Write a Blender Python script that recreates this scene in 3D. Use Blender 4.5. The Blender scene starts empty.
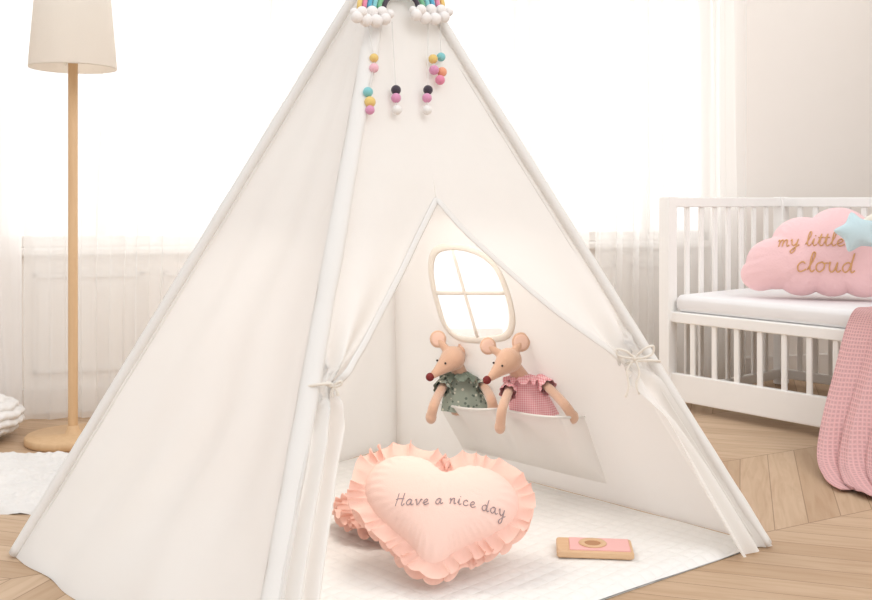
import bpy, math, random
import numpy as np
from math import sin, cos, pi, sqrt, atan2, radians
from mathutils import Vector, Matrix, noise
random.seed(4)
scene = bpy.context.scene
F_PX, CX, HY, H = 1000.0, 436.0, 200.0, 0.9
CAM = Vector((0, 0, H))

# ------------------------------------------------------------ helpers
def lin(c):
    c = c / 255.0
    return c / 12.92 if c <= 0.04045 else ((c + 0.055) / 1.055) ** 2.4
def rgb(r, g, b): return (lin(r), lin(g), lin(b), 1)
def at(px, py, Y): return Vector(((px - CX) / F_PX * Y, Y, H - (py - HY) / F_PX * Y))
def ground(px, py): return at(px, py, H * F_PX / (py - HY))
def on_plane(px, py, p0, n):
    d = Vector(((px - CX) / F_PX, 1, -(py - HY) / F_PX))
    return CAM + d * ((p0 - CAM).dot(n) / d.dot(n))
def nearer(p, d): return CAM + (p - CAM) * (1 - d / p.y)
def nz(v, s=1.0, o=0.0): return noise.noise(Vector((v[0] * s + o, v[1] * s - o, v[2] * s + o * .5)))

def new_mat(name):
    m = bpy.data.materials.new(name); m.use_nodes = True
    nt = m.node_tree; nt.nodes.clear()
    out = nt.nodes.new('ShaderNodeOutputMaterial')
    return m, nt, out
def N(nt, t, **kw):
    n = nt.nodes.new(t)
    for k, v in kw.items(): setattr(n, k, v)
    return n
def math_n(nt, op, a, b=None):
    n = nt.nodes.new('ShaderNodeMath'); n.operation = op
    for i, v in enumerate((a, b)):
        if v is None: continue
        if isinstance(v, (int, float)): n.inputs[i].default_value = v
        else: nt.links.new(v, n.inputs[i])
    return n.outputs[0]
def mixc(nt, fac, a, b):
    n = nt.nodes.new('ShaderNodeMix'); n.data_type = 'RGBA'
    if isinstance(fac, (int, float)): n.inputs[0].default_value = fac
    else: nt.links.new(fac, n.inputs[0])
    for i, v in ((6, a), (7, b)):
        if isinstance(v, tuple): n.inputs[i].default_value = v
        else: nt.links.new(v, n.inputs[i])
    return n.outputs[2]

def cloth(name, col, trans=0.3, bump=0.15, scale=180, tcol=None, transp=0.0, var=0.03, wrinkle=0.0, sheen=0.0):
    m, nt, out = new_mat(name); L = nt.links
    tc = N(nt, 'ShaderNodeTexCoord')
    no = N(nt, 'ShaderNodeTexNoise'); no.inputs['Scale'].default_value = scale; no.inputs['Detail'].default_value = 3
    L.new(tc.outputs['Object'], no.inputs['Vector'])
    big = N(nt, 'ShaderNodeTexNoise'); big.inputs['Scale'].default_value = 6
    L.new(tc.outputs['Object'], big.inputs['Vector'])
    dark = tuple(c * (1 - var * 3) for c in col[:3]) + (1,)
    c = mixc(nt, big.outputs['Fac'], dark, col)
    bp = N(nt, 'ShaderNodeBump'); bp.inputs['Strength'].default_value = bump; bp.inputs['Distance'].default_value = 0.002
    L.new(no.outputs['Fac'], bp.inputs['Height'])
    nrm = bp.outputs[0]
    if wrinkle:
        w = N(nt, 'ShaderNodeTexNoise'); w.inputs['Scale'].default_value = 9; w.inputs['Detail'].default_value = 4; w.inputs['Distortion'].default_value = 1.2
        L.new(tc.outputs['Object'], w.inputs['Vector'])
        b2 = N(nt, 'ShaderNodeBump'); b2.inputs['Strength'].default_value = wrinkle; b2.inputs['Distance'].default_value = 0.02
        L.new(w.outputs['Fac'], b2.inputs['Height']); L.new(nrm, b2.inputs['Normal']); nrm = b2.outputs[0]
    d = N(nt, 'ShaderNodeBsdfPrincipled'); d.inputs['Roughness'].default_value = 0.9
    d.inputs['Specular IOR Level'].default_value = 0.1
    if sheen: d.inputs['Sheen Weight'].default_value = sheen
    L.new(c, d.inputs['Base Color']); L.new(nrm, d.inputs['Normal'])
    sh = d.outputs[0]
    if trans:
        t = N(nt, 'ShaderNodeBsdfTranslucent'); t.inputs['Color'].default_value = tcol or col
        L.new(nrm, t.inputs['Normal'])
        mx = N(nt, 'ShaderNodeMixShader'); mx.inputs[0].default_value = trans
        L.new(sh, mx.inputs[1]); L.new(t.outputs[0], mx.inputs[2]); sh = mx.outputs[0]
    if transp:
        t = N(nt, 'ShaderNodeBsdfTransparent')
        mx = N(nt, 'ShaderNodeMixShader'); mx.inputs[0].default_value = transp
        L.new(sh, mx.inputs[1]); L.new(t.outputs[0], mx.inputs[2]); sh = mx.outputs[0]
    L.new(sh, out.inputs[0])
    return m

def solid(name, col, rough=0.6, spec=0.3, var=0.02):
    m, nt, out = new_mat(name); L = nt.links
    tc = N(nt, 'ShaderNodeTexCoord')
    no = N(nt, 'ShaderNodeTexNoise'); no.inputs['Scale'].default_value = 12
    L.new(tc.outputs['Object'], no.inputs['Vector'])
    c = mixc(nt, no.outputs['Fac'], tuple(x * (1 - var * 2) for x in col[:3]) + (1,), col)
    d = N(nt, 'ShaderNodeBsdfPrincipled'); d.inputs['Roughness'].default_value = rough
    d.inputs['Specular IOR Level'].default_value = spec
    L.new(c, d.inputs['Base Color']); L.new(d.outputs[0], out.inputs[0])
    return m

def wood(name, c1, c2, axis_scale=(30, 30, 2), rough=0.5):
    m, nt, out = new_mat(name); L = nt.links
    tc = N(nt, 'ShaderNodeTexCoord'); mp = N(nt, 'ShaderNodeMapping'); mp.inputs['Scale'].default_value = axis_scale
    no = N(nt, 'ShaderNodeTexNoise'); no.inputs['Scale'].default_value = 2; no.inputs['Detail'].default_value = 6; no.inputs['Distortion'].default_value = 0.6
    L.new(tc.outputs['Object'], mp.inputs[0]); L.new(mp.outputs[0], no.inputs['Vector'])
    c = mixc(nt, no.outputs['Fac'], c1, c2)
    d = N(nt, 'ShaderNodeBsdfPrincipled'); d.inputs['Roughness'].default_value = rough
    L.new(c, d.inputs['Base Color']); L.new(d.outputs[0], out.inputs[0])
    return m

def world_of(o):
    m = o.matrix_basis.copy()
    if o.parent: m = world_of(o.parent) @ o.matrix_parent_inverse @ m
    return m
def setp(o, p):
    o.parent = p; o.matrix_parent_inverse = world_of(p).inverted()
def meta(o, label=None, category=None, group=None, kind=None):
    if label: o["label"] = label
    if category: o["category"] = category
    if group: o["group"] = group
    if kind: o["kind"] = kind
    return o
def empty(name, loc, label, category, group=None):
    e = bpy.data.objects.new(name, None); e.empty_display_size = 0.05
    e.location = loc; scene.collection.objects.link(e)
    return meta(e, label, category, group)

def mk(name, verts, faces, mats, parent=None, M=None, smooth=True, uvs=None, fm=None, label=None):
    vs = [Vector(v) for v in verts]
    if M is not None: vs = [M @ v for v in vs]
    lo = Vector([min(v[i] for v in vs) for i in range(3)]); hi = Vector([max(v[i] for v in vs) for i in range(3)])
    c = (lo + hi) / 2; c.z = lo.z
    me = bpy.data.meshes.new(name)
    me.from_pydata([v - c for v in vs], [], faces)
    if uvs:
        ul = me.uv_layers.new(name='UVMap')
        for lp in me.loops: ul.data[lp.index].uv = uvs[lp.vertex_index]
    if not isinstance(mats, (list, tuple)): mats = [mats]
    for m in mats: me.materials.append(m)
    if fm:
        for p, i in zip(me.polygons, fm): p.material_index = i
    if smooth:
        for p in me.polygons: p.use_smooth = True
    me.update()
    o = bpy.data.objects.new(name, me); o.location = c
    scene.collection.objects.link(o)
    if parent: setp(o, parent)
    if label: o["label"] = label
    return o

class Geo:
    def __init__(s): s.v = []; s.f = []; s.m = []
    def add(s, vf, mi=0):
        v, f = vf[0], vf[1]; b = len(s.v)
        s.v += [Vector(x) for x in v]; s.f += [tuple(i + b for i in q) for q in f]; s.m += [mi] * len(f)
        return s

def box(x0, x1, y0, y1, z0, z1, b=0.0):
    if b <= 0:
        v = [(x, y, z) for z in (z0, z1) for y in (y0, y1) for x in (x0, x1)]
        return v, [(0, 2, 3, 1), (4, 5, 7, 6), (0, 1, 5, 4), (2, 6, 7, 3), (0, 4, 6, 2), (1, 3, 7, 5)]
    def ring(i, z):
        a, c, d, e = x0 + i, x1 - i, y0 + i, y1 - i
        k = b
        return [(a + k, d, z), (c - k, d, z), (c, d + k, z), (c, e - k, z), (c - k, e, z), (a + k, e, z), (a, e - k, z), (a, d + k, z)]
    rs = [ring(b * .7, z0), ring(0, z0 + b), ring(0, z1 - b), ring(b * .7, z1)]
    v = [p for r in rs for p in r]
    f = [tuple(reversed(range(8)))]
    for j in range(3):
        for i in range(8):
            f.append((j * 8 + i, j * 8 + (i + 1) % 8, (j + 1) * 8 + (i + 1) % 8, (j + 1) * 8 + i))
    f.append(tuple(range(24, 32)))
    return v, f

def grid(fn, nu, nv):
    v = []; uv = []
    for j in range(nv + 1):
        for i in range(nu + 1):
            u, w = i / nu, j / nv
            v.append(fn(u, w)); uv.append((u, w))
    f = [(j * (nu + 1) + i, j * (nu + 1) + i + 1, (j + 1) * (nu + 1) + i + 1, (j + 1) * (nu + 1) + i) for j in range(nv) for i in range(nu)]
    return v, f, uv

def catmull(pts, n=6, closed=False):
    pts = [Vector(p) for p in pts]; L = len(pts); out = []
    rng = range(L) if closed else range(L - 1)
    for i in rng:
        if closed: p0, p1, p2, p3 = pts[i - 1], pts[i], pts[(i + 1) % L], pts[(i + 2) % L]
        else: p0, p1, p2, p3 = pts[max(i - 1, 0)], pts[i], pts[i + 1], pts[min(i + 2, L - 1)]
        for k in range(n):
            t = k / n
            out.append(0.5 * ((2 * p1) + (p2 - p0) * t + (2 * p0 - 5 * p1 + 4 * p2 - p3) * t * t + (3 * p1 - p0 - 3 * p2 + p3) * t ** 3))
    if not closed: out.append(pts[-1])
    return out

def tube(pts, r, seg=10, closed=False, flat=None, nrm=None):
    pts = [Vector(p) for p in pts]; n = len(pts)
    rr = r if isinstance(r, (list, tuple)) else [r] * n
    v = []; f = []; ref = None
    for i, p in enumerate(pts):
        if closed: t = pts[(i + 1) % n] - pts[i - 1]
        else: t = pts[min(i + 1, n - 1)] - pts[max(i - 1, 0)]
        t = t.normalized() if t.length > 1e-9 else Vector((0, 0, 1))
        if nrm is not None:
            b = Vector(nrm); b = (b - t * b.dot(t)).normalized(); a = b.cross(t)
        else:
            if ref is None: ref = Vector((0, 0, 1)) if abs(t.z) < .9 else Vector((1, 0, 0))
            a = t.cross(ref)
            if a.length < 1e-6: a = t.cross(Vector((0, 1, 0)))
            a.normalize(); b = a.cross(t).normalized(); ref = b
            a = t.cross(b).normalized()
        fa, fb = flat if flat else (1, 1)
        for k in range(seg):
            an = 2 * pi * k / seg
            v.append(p + a * cos(an) * rr[i] * fa + b * sin(an) * rr[i] * fb)
    m = n if closed else n - 1
    for i in range(m):
        for k in range(seg):
            i2 = (i + 1) % n
            f.append((i * seg + k, i * seg + (k + 1) % seg, i2 * seg + (k + 1) % seg, i2 * seg + k))
    if not closed:
        f.append(tuple(reversed(range(seg)))); f.append(tuple(range((n - 1) * seg, n * seg)))
    return v, f

def ball(c, r, nu=16, nv=10, sc=(1, 1, 1), R=None):
    c = Vector(c); v = []; f = []
    for j in range(nv + 1):
        th = pi * j / nv
        for i in range(nu):
            ph = 2 * pi * i / nu
            p = Vector((sin(th) * cos(ph) * r * sc[0], sin(th) * sin(ph) * r * sc[1], cos(th) * r * sc[2]))
            if R is not None: p = R @ p
            v.append(c + p)
    for j in range(nv):
        for i in range(nu):
            f.append((j * nu + i, (j + 1) * nu + i, (j + 1) * nu + (i + 1) % nu, j * nu + (i + 1) % nu))
    return v, f

def lathe(prof, c=(0, 0, 0), seg=48):
    c = Vector(c); v = []; f = []
    for r, z in prof:
        for k in range(seg):
            a = 2 * pi * k / seg; v.append(c + Vector((r * cos(a), r * sin(a), z)))
    for j in range(len(prof) - 1):
        for k in range(seg):
            f.append((j * seg + k, j * seg + (k + 1) % seg, (j + 1) * seg + (k + 1) % seg, (j + 1) * seg + k))
    return v, f

# cursive stroke lettering
GL = {
 'H': ([[(.3,2),(.22,1),(.1,0)],[(1.2,2.05),(1.1,1),(1.05,.1),(1.3,0),(1.5,.25)],[(0,1),(.6,1.1),(1.3,1.05)]],1.55),
 'a': ([[(.8,.8),(.45,1),(.1,.7),(.05,.3),(.3,0),(.6,.2),(.8,.9),(.78,.3),(.95,0),(1.2,.2)]],1.15),
 'v': ([[(0,.8),(.15,1),(.3,.5),(.45,0),(.75,.6),(.85,1),(1.1,.9)]],1.05),
 'e': ([[(0,.3),(.5,.5),(.7,.8),(.45,1),(.15,.7),(.15,.25),(.45,0),(.95,.25)]],.95),
 'n': ([[(0,.8),(.15,1),(.2,.5),(.15,0)],[(.17,.4),(.45,.95),(.75,.95),(.75,.4),(.85,0),(1.1,.2)]],1.1),
 'm': ([[(0,.8),(.15,1),(.2,.5),(.15,0)],[(.17,.4),(.4,.95),(.62,.9),(.6,.4),(.57,0)],[(.6,.4),(.85,.95),(1.1,.9),(1.08,.4),(1.2,0),(1.4,.2)]],1.4),
 'i': ([[(0,.3),(.2,1),(.18,.3),(.35,0),(.6,.2)],[(.28,1.4),(.33,1.48)]],.6),
 'c': ([[(.75,.8),(.45,1),(.1,.65),(.15,.15),(.45,0),(.9,.25)]],.88),
 'd': ([[(.75,.8),(.45,1),(.1,.7),(.05,.3),(.3,0),(.6,.2),(.8,1),(.92,2),(.82,1),(.8,.3),(.95,0),(1.2,.2)]],1.15),
 'y': ([[(0,.8),(.12,1),(.2,.35),(.45,.1),(.75,.5),(.85,1),(.75,.1),(.6,-.7),(.3,-1),(.15,-.7),(.6,-.2),(1.1,.2)]],1.1),
 'l': ([[(0,.2),(.4,1.2),(.5,1.9),(.3,2),(.2,1.4),(.2,.4),(.4,0),(.65,.2)]],.6),
 't': ([[(0,.3),(.28,1.7),(.2,.4),(.4,0),(.65,.2)],[(-.08,1.15),(.55,1.2)]],.6),
 'o': ([[(.5,1),(.1,.8),(.05,.3),(.4,0),(.75,.3),(.75,.8),(.5,1),(.7,.85),(1.05,.9)]],1.0),
 'u': ([[(0,.8),(.12,1),(.12,.4),(.3,0),(.6,.2),(.8,1),(.78,.3),(.95,0),(1.2,.2)]],1.15)}
def script_text(txt, x0, y0, xh, fmap, rad, slant=.15, gap=.15, wordgap=1.0):
    g = Geo(); x = 0
    tot = sum((GL[c][1] + gap) if c != ' ' else wordgap for c in txt)
    for c in txt:
        if c == ' ': x += wordgap; continue
        st, adv = GL[c]
        for s in st:
            p = catmull([(a + x + b * slant, b, 0) for a, b in s], 5)
            pts = [fmap(x0 + (q.x - tot / 2) * xh, y0 + q.y * xh) for q in p]
            g.add(tube(pts, rad, 5))
        x += adv + gap
    return g

# ------------------------------------------------------------ materials
M_tent = cloth('tent_cotton', rgb(243, 242, 240), trans=.36, bump=.2, scale=420, tcol=rgb(252, 248, 243), var=.004, wrinkle=.05)
M_sleeve = cloth('sleeve_cotton', rgb(243, 241, 238), trans=.14, bump=.2, scale=420, tcol=rgb(250, 245, 239), var=.004, wrinkle=.12)
M_tape = cloth('cotton_tape', rgb(253, 248, 240), trans=.25, bump=.3, scale=500)
M_birch = wood('pale_pine', rgb(222, 188, 150), rgb(238, 210, 176))
M_lampwood = wood('beech_wood', rgb(196, 156, 114), rgb(218, 184, 142), (20, 20, 1.5))
M_shade = cloth('linen_shade', rgb(244, 239, 232), trans=.5, bump=.4, scale=600, tcol=rgb(250, 245, 238))
M_crib = solid('white_lacquer', rgb(250, 248, 245), .45, .35)
M_wall = solid('wall_paint', rgb(244, 238, 232), .9, .1, .008)
M_trim = solid('window_paint', rgb(238, 233, 228), .6, .2)
M_sheer = cloth('sheer_voile', rgb(251, 250, 248), trans=.5, bump=.0, transp=.42, var=.0)
M_drape = cloth('drape_voile', rgb(249, 247, 245), trans=.5, bump=.0, transp=.15, var=.0)
M_mouse = cloth('felted_tan', rgb(224, 184, 158), trans=0, bump=1.0, scale=380, var=.05, sheen=.6)
M_ear = cloth('felt_ear_inner', rgb(238, 202, 184), trans=0, bump=.6, scale=400, sheen=.4)
M_nose = solid('dark_red_nose', rgb(120, 45, 45), .7)
M_eye = solid('black_bead', rgb(40, 30, 28), .3, .5)
M_peach = cloth('peach_cotton', rgb(251, 217, 205), trans=.1, bump=.3, scale=350, var=.01, wrinkle=.16)
M_frill = cloth('peach_frill', rgb(252, 216, 203), trans=.34, bump=.3, scale=350, var=.01, wrinkle=.08)
M_thread = solid('grey_brown_thread', rgb(160, 143, 145), .6)
M_gold = solid('gold_thread', rgb(220, 170, 118), .5)
M_cloudp = cloth('pink_plush', rgb(249, 207, 209), trans=0, bump=1.0, scale=110, var=.03, sheen=.4)
M_blue = cloth('blue_plush', rgb(206, 228, 234), trans=0, bump=.5, scale=200)
M_cream = cloth('cream_plush', rgb(248, 242, 228), trans=0, bump=.6, scale=200)
M_rugm = cloth('white_tufted', rgb(234, 230, 226), trans=0, bump=1.0, scale=70, var=.06)
M_matt = cloth('mattress_cover', rgb(244, 242, 242), trans=0, bump=.3, scale=200)
M_white = cloth('white_felt', rgb(246, 242, 240), trans=0, bump=.5, scale=300)
M_string = solid('white_string', rgb(228, 224, 220), .8)

def quilt_mat(name, col, sc, strength):
    m, nt, out = new_mat(name); L = nt.links
    tc = N(nt, 'ShaderNodeTexCoord'); sp = N(nt, 'ShaderNodeSeparateXYZ'); L.new(tc.outputs['Object'], sp.inputs[0])
    a = math_n(nt, 'ADD', sp.outputs[0], sp.outputs[1]); b = math_n(nt, 'SUBTRACT', sp.outputs[0], sp.outputs[1])
    sa = math_n(nt, 'ABSOLUTE', math_n(nt, 'SINE', math_n(nt, 'MULTIPLY', a, sc)))
    sb = math_n(nt, 'ABSOLUTE', math_n(nt, 'SINE', math_n(nt, 'MULTIPLY', b, sc)))
    h = math_n(nt, 'POWER', math_n(nt, 'MULTIPLY', sa, sb), .5)
    no = N(nt, 'ShaderNodeTexNoise'); no.inputs['Scale'].default_value = 30; L.new(tc.outputs['Object'], no.inputs['Vector'])
    h2 = math_n(nt, 'ADD', h, math_n(nt, 'MULTIPLY', no.outputs['Fac'], 1.6))
    bp = N(nt, 'ShaderNodeBump'); bp.inputs['Strength'].default_value = strength; bp.inputs['Distance'].default_value = .006
    L.new(h2, bp.inputs['Height'])
    d = N(nt, 'ShaderNodeBsdfPrincipled'); d.inputs['Roughness'].default_value = .9; d.inputs['Specular IOR Level'].default_value = .1
    L.new(mixc(nt, h, tuple(c * .975 for c in col[:3]) + (1,), col), d.inputs['Base Color'])
    L.new(bp.outputs[0], d.inputs['Normal']); L.new(d.outputs[0], out.inputs[0])
    return m
M_mat = quilt_mat('quilted_cotton', rgb(237, 235, 232), 60, .42)

def waffle_mat(name, col, n):
    m, nt, out = new_mat(name); L = nt.links
    uv = N(nt, 'ShaderNodeUVMap'); sp = N(nt, 'ShaderNodeSeparateXYZ'); L.new(uv.outputs[0], sp.inputs[0])
    sa = math_n(nt, 'ABSOLUTE', math_n(nt, 'SINE', math_n(nt, 'MULTIPLY', sp.outputs[0], n * pi)))
    sb = math_n(nt, 'ABSOLUTE', math_n(nt, 'SINE', math_n(nt, 'MULTIPLY', sp.outputs[1], n * 1.8 * pi)))
    h = math_n(nt, 'MINIMUM', sa, sb)
    bp = N(nt, 'ShaderNodeBump'); bp.inputs['Strength'].default_value = .8; bp.inputs['Distance'].default_value = .003; bp.invert = True
    L.new(h, bp.inputs['Height'])
    d = N(nt, 'ShaderNodeBsdfPrincipled'); d.inputs['Roughness'].default_value = .95; d.inputs['Specular IOR Level'].default_value = .05
    L.new(mixc(nt, h, tuple(min(1, c * 1.1) for c in col[:3]) + (1,), tuple(c * .76 for c in col[:3]) + (1,)), d.inputs['Base Color'])
    L.new(bp.outputs[0], d.inputs['Normal']); L.new(d.outputs[0], out.inputs[0])
    return m
M_blanket = waffle_mat('pink_waffle', rgb(224, 177, 176), 46)

def gingham(name, c1, c2, sc):
    m, nt, out = new_mat(name); L = nt.links
    tc = N(nt, 'ShaderNodeTexCoord'); sp = N(nt, 'ShaderNodeSeparateXYZ'); L.new(tc.outputs['Object'], sp.inputs[0])
    a = math_n(nt, 'GREATER_THAN', math_n(nt, 'SINE', math_n(nt, 'MULTIPLY', sp.outputs[0], sc)), 0)
    b = math_n(nt, 'GREATER_THAN', math_n(nt, 'SINE', math_n(nt, 'MULTIPLY', sp.outputs[2], sc)), 0)
    f = math_n(nt, 'MULTIPLY', math_n(nt, 'ADD', a, b), .5)
    d = N(nt, 'ShaderNodeBsdfPrincipled'); d.inputs['Roughness'].default_value = .95
    L.new(mixc(nt, f, c1, c2), d.inputs['Base Color']); L.new(d.outputs[0], out.inputs[0])
    return m
M_gingham = gingham('pink_gingham', rgb(226, 150, 160), rgb(244, 206, 208), 1000)
def floral(name):
    m, nt, out = new_mat(name); L = nt.links
    tc = N(nt, 'ShaderNodeTexCoord')
    vo = N(nt, 'ShaderNodeTexVoronoi'); vo.inputs['Scale'].default_value = 80; L.new(tc.outputs['Object'], vo.inputs['Vector'])
    f = math_n(nt, 'LESS_THAN', vo.outputs['Distance'], .34)
    sp = N(nt, 'ShaderNodeSeparateXYZ'); L.new(vo.outputs['Color'], sp.inputs[0])
    g = math_n(nt, 'GREATER_THAN', sp.outputs[0], .5)
    spot = mixc(nt, g, rgb(212, 212, 198), rgb(104, 116, 108))
    d = N(nt, 'ShaderNodeBsdfPrincipled'); d.inputs['Roughness'].default_value = .95
    L.new(mixc(nt, f, rgb(156, 166, 154), spot), d.inputs['Base Color']); L.new(d.outputs[0], out.inputs[0])
    return m
M_floral = floral('green_floral')
M_gcollar = cloth('green_ruffle', rgb(132, 144, 132), trans=.1, bump=.5, scale=300)

def floor_mat():
    m, nt, out = new_mat('oak_chevron'); L = nt.links
    tc = N(nt, 'ShaderNodeTexCoord'); mp = N(nt, 'ShaderNodeMapping'); mp.inputs['Rotation'].default_value = (0, 0, radians(62))
    L.new(tc.outputs['Object'], mp.inputs[0])
    sp = N(nt, 'ShaderNodeSeparateXYZ'); L.new(mp.outputs[0], sp.inputs[0])
    W, P = .60, .13
    cx = math_n(nt, 'DIVIDE', sp.outputs[0], W); col = math_n(nt, 'FLOOR', cx); fr = math_n(nt, 'FRACT', cx)
    par = math_n(nt, 'MODULO', math_n(nt, 'ABSOLUTE', col), 2)
    sgn = math_n(nt, 'SUBTRACT', math_n(nt, 'MULTIPLY', par, 2), 1)
    loc = math_n(nt, 'MULTIPLY', math_n(nt, 'SUBTRACT', fr, .5), W)
    s = math_n(nt, 'DIVIDE', math_n(nt, 'ADD', sp.outputs[1], math_n(nt, 'MULTIPLY', loc, sgn)), P)
    pid = math_n(nt, 'FLOOR', s); pf = math_n(nt, 'FRACT', s)
    cb = N(nt, 'ShaderNodeCombineXYZ'); L.new(pid, cb.inputs[0]); L.new(col, cb.inputs[1])
    wn = N(nt, 'ShaderNodeTexWhiteNoise'); wn.noise_dimensions = '3D'; L.new(cb.outputs[0], wn.inputs['Vector'])
    base = mixc(nt, wn.outputs['Value'], rgb(184, 155, 126), rgb(203, 176, 148))
    al = math_n(nt, 'SUBTRACT', sp.outputs[0], math_n(nt, 'MULTIPLY', math_n(nt, 'MULTIPLY', sp.outputs[1], sgn), 1))
    g = N(nt, 'ShaderNodeCombineXYZ'); L.new(math_n(nt, 'MULTIPLY', al, 2.0), g.inputs[0]); L.new(math_n(nt, 'MULTIPLY', s, 3.0), g.inputs[1]); L.new(wn.outputs['Value'], g.inputs[2])
    no = N(nt, 'ShaderNodeTexNoise'); no.inputs['Scale'].default_value = 1.3; no.inputs['Detail'].default_value = 6; no.inputs['Distortion'].default_value = 1.0
    L.new(g.outputs[0], no.inputs['Vector'])
    gr = N(nt, 'ShaderNodeMapRange'); gr.inputs[1].default_value = .4; gr.inputs[2].default_value = .75; gr.inputs[3].default_value = 0; gr.inputs[4].default_value = .5
    L.new(no.outputs['Fac'], gr.inputs[0])
    c = mixc(nt, gr.outputs[0], base, rgb(162, 128, 96))
    e1 = math_n(nt, 'LESS_THAN', math_n(nt, 'MINIMUM', pf, math_n(nt, 'SUBTRACT', 1, pf)), .014)
    e2 = math_n(nt, 'LESS_THAN', math_n(nt, 'MINIMUM', fr, math_n(nt, 'SUBTRACT', 1, fr)), .003)
    e = math_n(nt, 'MULTIPLY', math_n(nt, 'MAXIMUM', e1, e2), .6)
    c = mixc(nt, e, c, rgb(108, 78, 54))
    d = N(nt, 'ShaderNodeBsdfPrincipled'); d.inputs['Roughness'].default_value = .5; d.inputs['Specular IOR Level'].default_value = .25
    L.new(c, d.inputs['Base Color']); L.new(d.outputs[0], out.inputs[0])
    return m
M_floor = floor_mat()

# ------------------------------------------------------------ room
o = mk('floor', *box(-5, 6, -2, 7, -.05, 0), M_floor, smooth=False); meta(o, kind='structure')
TH = math.atan(.2586)
WM = Matrix.Translation((-1.742, 4.1875, 0)) @ Matrix.Rotation(TH, 4, 'Z')   # x along wall, y outward
SILL, HEAD, LOW = .70, 2.45, .12
wins = [(-.12, 1.08, SILL), (1.14, 2.20, LOW), (2.26, 3.2, SILL)]  # middle opening's low sill is made up, brightens the tent window and interior
g = Geo()
S0, S1 = -2.2, 4.5
g.add(box(S0, S1, 0, .12, HEAD, 2.8))
g.add(box(S0, wins[0][0], 0, .12, 0, HEAD)); g.add(box(wins[-1][1], S1, 0, .12, 0, HEAD))
for (a, b, z) in wins: g.add(box(a, b, 0, .12, 0, z))
for w0, w1 in zip(wins, wins[1:]): g.add(box(w0[1], w1[0], 0, .12, 0, HEAD))
meta(mk('wall_back', g.v, g.f, M_wall, M=WM, smooth=False), kind='structure')
g = Geo().add(box(4.5, 4.62, -5, .12, 0, 2.8))
meta(mk('wall_right', g.v, g.f, M_wall, M=WM, smooth=False), kind='structure')
g = Geo().add(box(S0, S1, -.018, 0, 0, .11, .004))
meta(mk('baseboard_back', g.v, g.f, M_trim, M=WM, smooth=False), kind='structure')
for k, (a, b, zs) in enumerate(wins):
    g = Geo(); t = .05
    g.add(box(a, b, -.01, .08, zs, zs + t, .006)); g.add(box(a, b, -.01, .08, HEAD - t, HEAD, .006))
    g.add(box(a, a + t, -.01, .08, zs, HEAD, .006)); g.add(box(b - t, b, -.01, .08, zs, HEAD, .006))
    g.add(box(a, b, 0, .06, 1.87, 1.91, .005))
    if k == 0: g.add(box(.30, .35, 0, .07, zs, HEAD, .006))
    if k == 2: g.add(box(2.84, 2.89, 0, .07, zs, HEAD, .006))
    if zs == SILL: g.add(box(a - .03, b + .03, -.05, .02, SILL - .035, SILL, .008))
    meta(mk('window_%d' % (k + 1), g.v, g.f, M_trim, M=WM, smooth=False), kind='structure')
g = Geo()
for (a, b) in ((.05, .5), (.58, 1.04), (2.3, 2.7), (2.78, 3.15)):
    for q in ((a, b, .17, .19), (a, b, .57, .59), (a, a + .02, .17, .59), (b - .02, b, .17, .59)):
        g.add(box(q[0], q[1], -.012, 0, q[2], q[3], .003))
meta(mk('trim_1', g.v, g.f, M_trim, M=WM, smooth=False), kind='structure')

def curtain(name, a, b, off, nf, amp, mat, seed, label):
    def fn(u, w):
        s = a + (b - a) * u; z = .012 + 2.43 * w
        ph = nf * 2 * pi * u + 6.0 * noise.noise(Vector((u * nf * .35, seed, w * .9))) + 1.2 * noise.noise(Vector((u * 4, w * 2.2, seed)))
        am = amp * (.25 + 1.5 * max(0, noise.noise(Vector((u * nf * .4, seed + 4, w * 1.2))) + .35))
        return Vector((s + .012 * sin(ph * 2 + 1) * min(1, 4*u, 4*(1-u)), -off + am * sin(ph) + .2 * am * sin(ph * 2.3 + 2 * w), z))
    v, f, uv = grid(fn, int(nf * 20), 36)
    o = mk(name, v, f, mat, M=WM, uvs=uv)
    return meta(o, label, 'curtain', 'sheer window curtains')
curtain('curtain', -.70, .03, .17, 7, .032, M_drape, 1, 'dense white voile curtain gathered beside window frame')
curtain('curtain', .04, .78, .17, 6, .027, M_sheer, 2, 'sheer white curtain with soft folds over bright window')
curtain('curtain', .785, 1.62, .16, 5, .020, M_sheer, 3, 'sheer white curtain behind the tent')
curtain('curtain', 1.625, 2.5, .16, 5, .020, M_sheer, 5, 'sheer white curtain behind the tent peak')
curtain('curtain', 2.505, 3.12, .17, 6, .027, M_sheer, 6, 'sheer white curtain hanging near the crib')
curtain('curtain', 3.13, 3.31, .16, 3, .020, M_sheer, 7, 'narrow gathered white curtain at the window edge')
rod = mk('curtain_rod', *tube([(-.75, -.16, 2.47), (3.45, -.16, 2.47)], .012, 12), M_crib, M=WM)
meta(rod, 'white metal curtain rod above the windows', 'curtain rod')

# ------------------------------------------------------------ teepee
A = at(389, -60, 2.6)
PF, PR, PL, PB = ground(250, 725), ground(768, 546), ground(13, 556), ground(397, 447)
base_c = (PF + PR + PL + PB) / 4
tent = empty('teepee_tent', base_c, 'white cotton play teepee with tied-back door flaps', 'play tent')
def plane(p, q):
    n = (q - p).cross(A - p).normalized()
    if n.dot(p - base_c) < 0: n = -n
    return n   # outward normal
nFR, nLF, nRB, nBL = plane(PF, PR), plane(PL, PF), plane(PR, PB), plane(PB, PL)

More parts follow.
